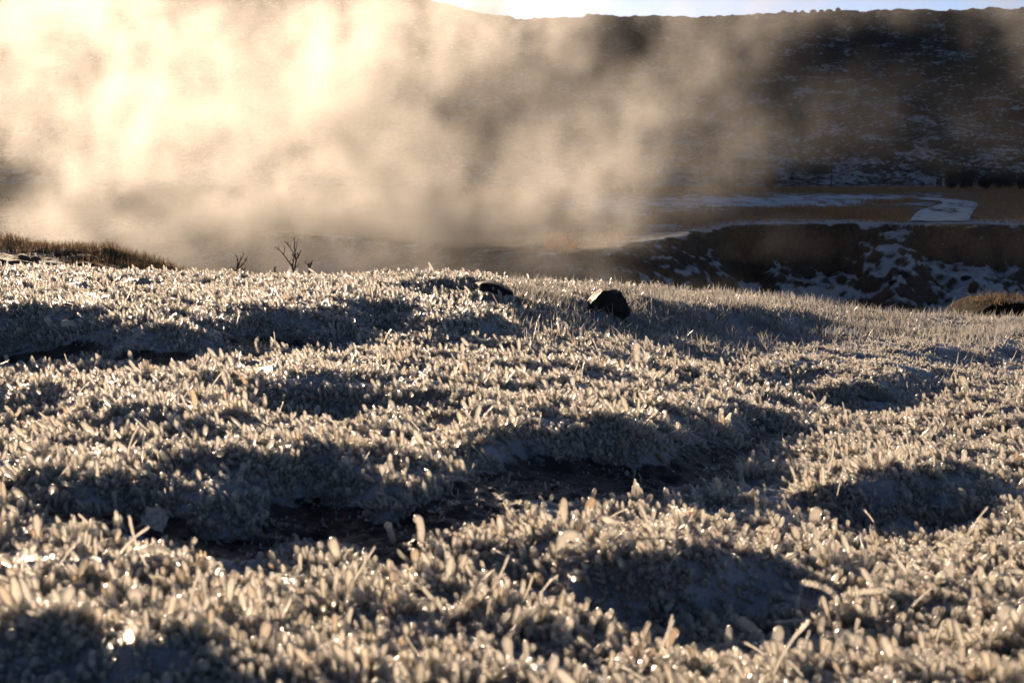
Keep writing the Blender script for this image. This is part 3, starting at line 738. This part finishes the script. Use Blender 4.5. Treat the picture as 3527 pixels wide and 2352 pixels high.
def pole(X, Yt, Yb, d0, label, r_=.045, cat='pole', name='pole'):
    q = at(X, Yb, d0); z0 = float(height(q.x, d0)); zt = at(X, Yt, d0).z
    V, F = tube([(0, 0, -.3), (0, 0, (zt - z0) * .5), (.01, 0, zt - z0 - .03), (.01, 0, zt - z0)], [r_, r_ * .95, r_ * .9, r_ * .6], 10)
    o = mesh_obj(name, np.array([tuple(v) for v in V]), F, M_POST); o.location = (q.x, d0, z0); tag(o, label, cat)
    return o
pole(1909, 352, 432, 126, 'tall thin pole at the hill foot behind the valley grass', .04)
pole(1684, 388, 432, 126, 'thinner pole at the hill foot fading into the steam', .03)
pole(2118, 419, 434, 126, 'short marker post between the two signs at the hill foot', .06, 'post', 'marker_post')
root, px = foot('signpost', 2029, 432, 126, 'signpost with two square panels one above the other on one leg', 'sign')
V, F = tube([(0, 0, -.2), (0, 0, 1.38), (0, 0, 1.4)], [.035, .035, .02], 8); mesh_obj('post', np.array([tuple(v) for v in V]), F, M_POST, root)
for z0, z1, w in ((.93, 1.02, .22), (1.1, 1.45, .24)):
    V, F = join([box(-w, w, -.06, -.036, z0, z1), box(-w - .02, w + .02, -.036, -.03, z0 - .02, z1 + .02)]); mesh_obj('panel', np.array(V), F, M_SIGN, root, smooth=False)
root, px = foot('signboard', 2156, 433, 126, 'small dark signboard on two legs left of the bushes', 'sign')
for s_ in (-.17, .17):
    V, F = tube([(s_, 0, -.2), (s_, 0, .98), (s_, 0, 1.0)], [.03, .03, .02], 8); mesh_obj('leg', np.array([tuple(v) for v in V]), F, M_POST, root)
V, F = join([box(-.25, .25, -.07, -.035, .5, 1.02), box(-.28, .28, -.08, .04, 1.022, 1.06)]); mesh_obj('panel', np.array(V), F, M_POST, root, smooth=False)
# ------------------------------------------------------------------ large ice coated stems that stand out one by one
def stem(pts, rad, label, rib=0, knob=1.05, seed=0, name='ice_coated_stem', group='large ice-coated stems', cat='icy stem', base=None, mat=None, flat=1.0, dy=None):
    bX, bY = pts[0]
    h = hit(bX, bY, 9); d0 = h.y; px = S / FPX * d0; rad = rad * 1.12
    P = [at(a, b, d0 + (0 if dy is None else dy[i])) for i, (a, b) in enumerate(pts)]
    P[0] = P[0] + Vector((0, .0, -.010))
    n = 14 * (len(P) - 1) + (26 if rib else 0); Q = smooth_path(P, n)
    Ltot = sum((Q[i + 1] - Q[i]).length for i in range(n - 1)); rr = []; acc = 0
    r_ = rad * px
    for i in range(n):
        f = acc / Ltot
        if i < n - 1: acc += (Q[i + 1] - Q[i]).length
        rem = (1 - f) * Ltot; e = 1 if rem > r_ else math.sqrt(max(.03, 1 - (1 - rem / r_) ** 2))
        k = (.85 + (knob - .85) * f) * e
        if rib: k *= 1 + .16 * math.sin(f * Ltot / (r_ * .95) * 2 * math.pi / 1.3)
        rr.append(r_ * k * (1 + .08 * mnoise.noise(Vector((f * 5, seed, 0)))))
    V, F = tube(Q, rr, 14, True, .22, seed, flat=flat)
    o0 = Q[0]
    o = mesh_obj(name, np.array([tuple(v - o0) for v in V]), F, mat or M_ICE_BIG); o.location = o0
    return tag(o, label, cat, group)
ST = [
 ([(1466, 848), (1462, 815), (1461, 784)], 7.5, 'thick upright stem of a V-shaped pair near the centre, left arm', 0, 1.1),
 ([(1474, 850), (1482, 828), (1488, 806)], 5.5, 'shorter right arm of the V-shaped pair near the centre', 0, 1.15),
 ([(452, 950), (447, 920), (439, 891)], 7, 'tall tapering stem leaning left on the ridge at the left', 0, .9),
 ([(393, 1070), (399, 1045), (405, 1022)], 8, 'straight thick stem leaning right on the left middle ridge', 0, 1.0),
 ([(2222, 894), (2214, 877), (2206, 861)], 7, 'blunt stem leaning left beside the dark trough at the far right', 0, 1.05),
 ([(2256, 876), (2262, 864), (2266, 852)], 5, 'slim stem leaning right beside the blunt one at the far right', 0, 1.05),
 ([(271, 1222), (270, 1200), (271, 1178)], 10, 'upright square-topped stub at the left below the dark hollow', 0, 1.1),
 ([(965, 1252), (967, 1222), (962, 1194), (948, 1190)], 9, 'upright stem with a knob bent left below the black hollow', 0, 1.0),
 ([(908, 1245), (898, 1222), (888, 1198)], 8, 'stem leaning left beside the black hollow, next to the knobbed one', 0, 1.05),
 ([(958, 1305), (954, 1280), (953, 1258)], 9, 'short stub in front of the knobbed stem', 0, 1.1),
 ([(35, 1332), (36, 1315), (33, 1298)], 9, 'ribbed upright stub near the left edge of the foreground', 1, 1.05),
 ([(1338, 1195), (1352, 1165), (1364, 1140)], 9, 'bright stem leaning right on the rim of the black hollow', 0, 1.05),
 ([(1380, 1266), (1384, 1240), (1391, 1216)], 10, 'upright smooth stem on the crest above the blue hollow', 0, 1.0),
 ([(1286, 1280), (1292, 1240), (1312, 1228), (1330, 1238)], 13, 'fat ice arch bent over to the right at the left of the blue hollow', 0, 1.0),
 ([(1860, 1212), (1870, 1186), (1882, 1164)], 11, 'large bright stem leaning right above the right hand hollow', 0, 1.15),
 ([(1905, 1200), (1898, 1180), (1890, 1172)], 8, 'rounded stub leaning left behind the large bright stem', 0, 1.0),
 ([(2288, 1460), (2300, 1425), (2318, 1388)], 17, 'very thick leaning stem near the lower right corner', 0, 1.0),
 ([(2296, 1440), (2322, 1440), (2345, 1462)], 12, 'thick stem curling down to the right beside the very thick one', 0, .9),
 ([(1936, 1402), (1918, 1368), (1888, 1346), (1842, 1334)], 9, 'long ribbed blade arching to the left over the blue hollow', 1, .8),
 ([(2090, 1380), (2050, 1358), (1990, 1356), (1932, 1368)], 8, 'ribbed blade lying nearly level right of the arching blade', 1, .9),
 ([(2088, 1372), (2046, 1346), (1990, 1340)], 8, 'ribbed blade just behind the level one', 1, .9),
 ([(1872, 1432), (1880, 1406), (1897, 1391), (1918, 1402)], 8, 'small hooked blade at the right rim of the blue hollow', 1, .9),
 ([(1972, 1436), (1945, 1410), (1924, 1384)], 16, 'fat ribbed stem leaning left below the arching blade', 1, 1.0),
 ([(2040, 1506), (1980, 1476), (1918, 1452)], 17, 'fat ribbed stem lying down to the right in the lower right foreground', 1, .95),
 ([(2250, 1452), (2190, 1480), (2108, 1490)], 10, 'ribbed blade lying level in the lower right foreground', 1, .9),
 ([(1775, 1486), (1735, 1450), (1697, 1418)], 11, 'straight flat blade slanting down to the right in front of the blue hollow', 0, .9),
 ([(1524, 1494), (1540, 1466), (1556, 1442)], 9, 'bright stem leaning right in the middle foreground', 0, 1.1),
 ([(432, 1432), (422, 1396), (400, 1372)], 20, 'blurred fat stem curving left in the lower left foreground', 0, .95),
 ([(312, 1402), (311, 1372), (308, 1346)], 16, 'blurred upright stem in the lower left foreground', 0, 1.05),
 ([(270, 1300), (300, 1278), (338, 1264), (378, 1272), (386, 1300)], 12, 'angular bent blade making a bridge in the left foreground', 0, 1.0),
 ([(62, 1120), (76, 1098), (100, 1108), (138, 1128)], 8, 'blade snapped over to the right near the left edge of the dark slope', 0, .7),
 ([(468, 1164), (480, 1150), (492, 1137)], 8, 'lone stem leaning right in the dark hollow at the left', 0, 1.1),
 ([(692, 730), (690, 714), (689, 698)], 5, 'lone upright stem catching light on the shaded slope of the far ridge', 0, 1.05),
 ([(156, 624), (150, 614), (143, 611), (137, 613)], 4, 'hooked stem standing above the far left crest', 0, .9),
 ([(125, 752), (112, 738), (103, 726)], 7, 'forked clump stem leaning left on the far left ridge', 0, 1.05),
 ([(183, 760), (168, 744), (138, 742)], 7, 'curved stem lying across the far left ridge beside the forked one', 0, 1.0),
 ([(827, 788), (825, 776), (822, 764)], 6, 'short upright stem on the ridge right of the black trough', 0, 1.1),
 ([(1180, 662), (1175, 656), (1170, 650)], 3.2, 'small stem sticking up right of the centre hummock', 0, 1.0),
 ([(760, 1000), (754, 985), (748, 972)], 9, 'short fat stem leaning left on the middle ridge', 0, 1.1),
 ([(800, 1030), (812, 1008), (822, 990)], 9, 'fat stem leaning right on the middle ridge', 0, 1.1),
 ([(2160, 1100), (2155, 1080), (2148, 1065)], 8, 'short stub on the right hand slope among fine grass', 0, 1.0),
 ([(2330, 1060), (2290, 1044), (2246, 1048)], 6, 'ribbed blade lying level near the right edge', 1, .8),
 ([(1650, 860), (1652, 846), (1650, 834)], 6, 'small upright stem on the ridge right of the V-shaped pair', 0, 1.1),
]
for i, (pts, rad, lab, rib, kn) in enumerate(ST): stem(pts, rad, lab, rib, kn, seed=i)
# clumps of fused ice stubs
def clump(X, Y, wpx, hpx, n, label, seed):
    h = hit(X, Y, 9); px = S / FPX * h.y; rnd = random.Random(seed); parts = []
    for k in range(n):
        a = rnd.uniform(-1, 1); Lk = rnd.uniform(.5, 1) * hpx * (1.15 - .7 * abs(a)) * px; r_ = rnd.uniform(5.5, 8.5) * px * (wpx / 26) ** .3
        p0 = Vector((a * wpx * px, rnd.uniform(-.5, .5) * wpx * px, -.006)); p1 = p0 + Vector((-a * rnd.uniform(-.5, .6) * wpx * px * .7, rnd.uniform(-.3, .3) * Lk, Lk))
        parts.append(tube(smooth_path([p0, (p0 + p1) / 2 + Vector((rnd.uniform(-.003, .003), 0, 0)), p1], 10), [r_ * q for q in (.8, .85, .9, .95, 1, 1.05, 1.08, 1.0, .75, .3)], 12, True, .35, k + seed))
    V, F = join(parts); o = mesh_obj('ice_clump', np.array([tuple(v) for v in V]), F, M_ICE_BIG); o.location = h
    tag(o, label, 'ice clump', 'clumps of fused ice')
clump(1082, 1240, 26, 52, 14, 'peaked clump of ice over brown soil at the front of the black hollow', 4)
clump(130, 1562, 40, 50, 13, 'blurred clump of fat ice stubs at the bottom left corner', 9)
clump(1606, 1424, 18, 36, 7, 'blunt clump of ice on the front rim of the blue hollow', 12)
clump(590, 1178, 28, 34, 10, 'domed clump of ice stubs standing in the dark hollow left of centre', 15)
clump(545, 812, 22, 30, 10, 'rounded clump of ice catching light on the ridge below the black trough', 18)
clump(1285, 768, 30, 44, 13, 'ragged peak of ice on the ridge right of centre below the dark rock', 21)
# crusted flake of frozen snow in the left hollow
h = hit(345, 1212, 9); px = S / FPX * h.y
V = []; nx, ny = 44, 20
for j in range(ny):
    for i in range(nx):
        a = i / (nx - 1) * 2 - 1; b_ = j / (ny - 1) * 2 - 1
        e = 1 + .35 * mnoise.noise(Vector((a * 2.2, b_ * 2.2, 5))) + .15 * mnoise.noise(Vector((a * 7, b_ * 7, 1)))
        q = Vector((a * 30 * px * e, b_ * .02 * e, 0)); V.append((q.x, q.y + .01, .008 + .010 * mnoise.noise(q * 60) + .006 * mnoise.noise(q * 170) + .014 * b_ - .01 * a * a))
o = mesh_obj('snow_crust', np.array(V), grid_faces(ny, nx), simple('crusted_snow', (.24, .23, .22), (.46, .44, .40), 160, .5, 1, .5)); o.location = h
sd_ = o.modifiers.new('thick', 'SOLIDIFY'); sd_.thickness = .006
tag(o, 'crusted flake of frozen snow tilted in the dark hollow at the left', 'snow crust')
# small melt puddle in the black hole at the right
h = hit(1925, 764, 9); px = S / FPX * h.y; V = [(0, 0, 0)]; F = []
for k in range(40):
    a = 2 * math.pi * k / 40; rr_ = 1 + .25 * mnoise.noise(Vector((math.cos(a) * 1.5, math.sin(a) * 1.5, 2)))
    V.append((math.cos(a) * 42 * px * rr_, math.sin(a) * .16 * rr_, 0))
F = [(0, 1 + k, 1 + (k + 1) % 40) for k in range(40)]
N = NT('melt_water'); pw = N.n('ShaderNodeBsdfPrincipled', i_Roughness=.06, i_IOR=1.33); pw.inputs['Base Color'].default_value = (.01, .009, .008, 1)
bw = N.n('ShaderNodeBump', i_Strength=.15, i_Distance=.01); N.set(bw, 'Height', N.noise(N.coords(), 25, 3)); N.set(pw, 'Normal', bw)
o = mesh_obj('puddle', np.array(V), F, N.done(pw)); o.location = h + Vector((0, 0, .012)); tag(o, 'small dark melt puddle in the ice at the right', kind='structure')
# ------------------------------------------------------------------ steam rising from the hot ground in the ravine
def steam_material():
    N = NT('warm_steam')
    a = N.n('ShaderNodeAttribute', attribute_name='density')
    v = N.n('ShaderNodeVolumePrincipled'); v.inputs['Color'].default_value = (.28, .278, .275, 1); v.inputs['Anisotropy'].default_value = .65
    v.inputs['Density Attribute'].default_value = ''
    N.set(v, 'Density', a.outputs['Fac'])
    N.t.links.new(v.outputs[0], N.out.inputs['Volume'])
    return N.m
M_STEAM = steam_material()
def steam_object(name, lo, hi, res, plumes, warp=2.2, nscale=.21, top=(7.9, 9.2), contrast=(.34, .66), drift=(0, 0, 0)):
    o = mesh_obj(name, [lo, hi], [])
    ng = D.node_groups.new(name, 'GeometryNodeTree')
    ng.interface.new_socket('Geometry', in_out='INPUT', socket_type='NodeSocketGeometry'); ng.interface.new_socket('Geometry', in_out='OUTPUT', socket_type='NodeSocketGeometry')
    L = ng.links
    def node(t, **kw):
        n = ng.nodes.new(t)
        for k, v in kw.items(): setattr(n, k, v)
        return n
    def put(sock, v):
        if isinstance(v, bpy.types.NodeSocket): L.new(v, sock)
        else: sock.default_value = v
    def ma(op, a, b=0.0, c=None, clamp=False):
        n = node('ShaderNodeMath', operation=op, use_clamp=clamp); put(n.inputs[0], a); put(n.inputs[1], b)
        if c is not None: put(n.inputs[2], c)
        return n.outputs[0]
    def vm(op, a, b=(0, 0, 0), s=None, out=0):
        n = node('ShaderNodeVectorMath', operation=op); put(n.inputs[0], a)
        if op == 'SCALE': put(n.inputs['Scale'], s)
        else: put(n.inputs[1], b)
        return n.outputs[out]
    def smooth(x, a, b):
        n = node('ShaderNodeMapRange', interpolation_type='SMOOTHSTEP'); put(n.inputs[0], x); put(n.inputs[1], a); put(n.inputs[2], b); return n.outputs[0]
    def noi(vec, scale, det, rough, dim_out):
        n = node('ShaderNodeTexNoise'); put(n.inputs['Vector'], vec); n.inputs['Scale'].default_value = scale; n.inputs['Detail'].default_value = det; n.inputs['Roughness'].default_value = rough
        return n.outputs[dim_out]
    pos = node('GeometryNodeInputPosition').outputs[0]
    # stretch noise along the rising direction
    sp = vm('MULTIPLY', pos, (1, 1, .9)); sp = vm('ADD', sp, drift)
    wv = vm('SUBTRACT', noi(sp, nscale, 3, .55, 1), (.5, .5, .5))
    wp = vm('ADD', pos, vm('SCALE', wv, s=warp * 2))
    total = None
    for (p0, p1, r0, r1, a0, a1, soft) in plumes:
        ax = Vector(p1) - Vector(p0); ln = ax.length; dr = ax / ln
        # radius-scaled warp keeps thin vents thin
        rel = vm('SUBTRACT', wp if max(r0, r1) > 1.2 and r0 > .4 else vm('ADD', pos, vm('SCALE', wv, s=min(warp, .9 * max(r0, r1)))), tuple(p0))
        h = ma('DIVIDE', vm('DOT_PRODUCT', rel, tuple(dr), out=1), ln)
        hc = ma('MAXIMUM', ma('MINIMUM', h, 1.0), 0.0)
        dist = vm('LENGTH', vm('SUBTRACT', rel, vm('SCALE', tuple(ax), s=hc)), out=1)
        rad = ma('MULTIPLY_ADD', ma('POWER', hc, .8), r1 - r0, r0)
        e = smooth(ma('DIVIDE', dist, rad), 1.0, soft)
        amp = ma('MULTIPLY_ADD', hc, a1 - a0, a0)
        d = ma('MULTIPLY', e, amp)
        total = d if total is None else ma('ADD', total, d)
    f1 = smooth(noi(vm('ADD', sp, vm('SCALE', wv, s=1.2)), nscale * 1.9, 6, .62, 0), *contrast)
    f2 = smooth(noi(vm('ADD', pos, vm('SCALE', wv, s=2.5)), .85, 5, .62, 0), .34, .66)
    total = ma('MULTIPLY', total, ma('MULTIPLY', ma('MULTIPLY_ADD', f1, .95, .05), ma('MULTIPLY_ADD', f2, 1.2, .28)))
    z = node('ShaderNodeSeparateXYZ'); L.new(pos, z.inputs[0])
    total = ma('MULTIPLY', total, smooth(z.outputs[2], top[1], top[0]))
    total = ma('MULTIPLY', total, ma('GREATER_THAN', total, .0012))
    vc = node('GeometryNodeVolumeCube'); L.new(total, vc.inputs['Density']); vc.inputs['Min'].default_value = lo; vc.inputs['Max'].default_value = hi
    for i, k in enumerate(('Resolution X', 'Resolution Y', 'Resolution Z')): vc.inputs[k].default_value = int((hi[i] - lo[i]) / res)
    sm = node('GeometryNodeSetMaterial'); sm.inputs['Material'].default_value = M_STEAM; L.new(vc.outputs[0], sm.inputs[0])
    go = node('NodeGroupOutput'); L.new(sm.outputs[0], go.inputs[0])
    md = o.modifiers.new('steam', 'NODES'); md.node_group = ng
    o.data.materials.append(M_STEAM)
    return o
def A(X, Y, d): return tuple(at(X, Y, d))
PL = [  # from, to, radii, densities, softness (edge fraction where full)
 (A(900, 300, 55), A(-250, -60, 60), 5.0, 8.0, .08, .13, .1),
 (A(300, 60, 60), A(1050, 0, 64), 5.5, 5.0, .07, .055, .0),
 (A(850, 60, 61), A(1290, 25, 61), 4.6, 3.4, .34, .24, .1),
 (A(1100, 5, 61), A(2500, -12, 63), 2.0, 1.9, .20, .13, .0),
 (A(360, 640, 46), A(200, 320, 52), 1.0, 4.0, .34, .15, .0),
 (A(500, 650, 45), A(430, 280, 52), 1.2, 4.5, .38, .16, .0),
 (A(600, 640, 45), A(690, 320, 50), 1.0, 4.0, .28, .14, .0),
 (A(724, 588, 43), A(702, 490, 45), .09, .7, 1.6, .45, .1),
 (A(702, 490, 45), A(790, 230, 50), .7, 3.5, .4, .15, .0),
 (A(890, 600, 46), A(760, 240, 52), 1.4, 4.4, .14, .13, .0),
 (A(1040, 660, 43), A(900, 260, 50), 1.3, 4.6, .36, .16, .0),
 (A(1130, 670, 42), A(1270, 180, 50), 1.5, 3.8, .32, .12, .0),
 (A(1280, 640, 43), A(1340, 300, 50), 1.2, 3.0, .22, .12, .0),
 (A(1390, 650, 44), A(1440, 340, 48), 1.2, 2.7, .22, .15, .0),
 (A(1440, 380, 48), A(1570, 100, 54), 2.4, 3.2, .12, .085, .0),
 (A(1560, 580, 48), A(1700, 300, 54), 1.3, 3.0, .05, .05, .0),
 (A(1500, 260, 54), A(1790, -20, 60), 2.2, 4.0, .065, .07, .0),
 (A(2460, 260, 58), A(2310, -60, 62), 2.0, 3.4, .08, .12, .0),
 (A(1500, 660, 38), A(1680, 665, 38), .8, .7, .14, .12, .0),
 (A(-50, 310, 58), A(330, 440, 56), 2.2, 2.5, .05, .07, .0),
 (A(-100, 420, 52), A(400, 540, 48), 1.6, 1.6, .05, .07, .0),
 (A(700, 480, 48), A(1480, 420, 54), 4.5, 4.5, .035, .02, .0),
 (A(100, 560, 46), A(1400, 600, 43), 2.4, 2.6, .30, .36, .0),
 (A(100, 605, 38), A(1330, 630, 37), 1.9, 2.0, .8, 1.0, .0),
 (A(1250, 640, 38), A(1800, 655, 38), 1.4, .9, .16, .05, .0),
 (A(1400, 600, 44), A(2450, 590, 46), 1.8, 1.8, .035, .03, .0),
 (A(-50, 500, 50), A(900, 500, 48), 2.5, 2.8, .10, .18, .0),
 (A(1450, 330, 60), A(2500, 300, 62), 5.5, 5.5, .012, .010, .0),
 (A(1650, 330, 56), A(1990, 250, 60), 2.6, 2.6, .02, .016, .0),
]
st = steam_object('steam', (-30, 34, -7), (28, 76, 9.4), .2, PL)
tag(st, 'sunlit steam drifting up from the hot ravine in front of the hill', kind='stuff')
# ------------------------------------------------------------------ light
SUN_EL, SUN_AZ = R(9.5), R(-20.0)
sd = Vector((math.sin(SUN_AZ) * math.cos(SUN_EL), math.cos(SUN_AZ) * math.cos(SUN_EL), math.sin(SUN_EL)))
sl = D.lights.new('sun', 'SUN'); sl.energy = 5.0; sl.angle = R(.5); sl.color = (1.0, .755, .525)
so = D.objects.new('sun', sl); COL.objects.link(so); so.rotation_euler = (-sd).to_track_quat('-Z', 'Y').to_euler(); so.location = sd * 300
w = D.worlds.new('World'); scene.world = w; w.use_nodes = True
nt = w.node_tree; nt.nodes.clear()
sky = nt.nodes.new('ShaderNodeTexSky'); sky.sky_type = 'NISHITA'; sky.sun_disc = False
sky.sun_elevation = SUN_EL; sky.sun_rotation = SUN_AZ; sky.air_density = .27; sky.dust_density = .2; sky.ozone_density = 0.1
bg = nt.nodes.new('ShaderNodeBackground'); bg.inputs['Strength'].default_value = .05
wo = nt.nodes.new('ShaderNodeOutputWorld'); nt.links.new(sky.outputs[0], bg.inputs[0]); nt.links.new(bg.outputs[0], wo.inputs[0])

# ------------------------------------------------------------------ render settings
vs = scene.view_settings; vs.view_transform = 'Standard'; vs.look = 'None'; vs.exposure = 1.68; vs.gamma = 1
c = scene.cycles
c.max_bounces = 8; c.diffuse_bounces = 2; c.glossy_bounces = 2; c.transmission_bounces = 7; c.transparent_max_bounces = 16; c.volume_bounces = 1
c.caustics_reflective = False; c.caustics_refractive = False; c.blur_glossy = .5
c.sample_clamp_indirect = 4.0; c.sample_clamp_direct = 0
c.use_denoising = True
c.volume_step_rate = 2.0; c.volume_max_steps = 256
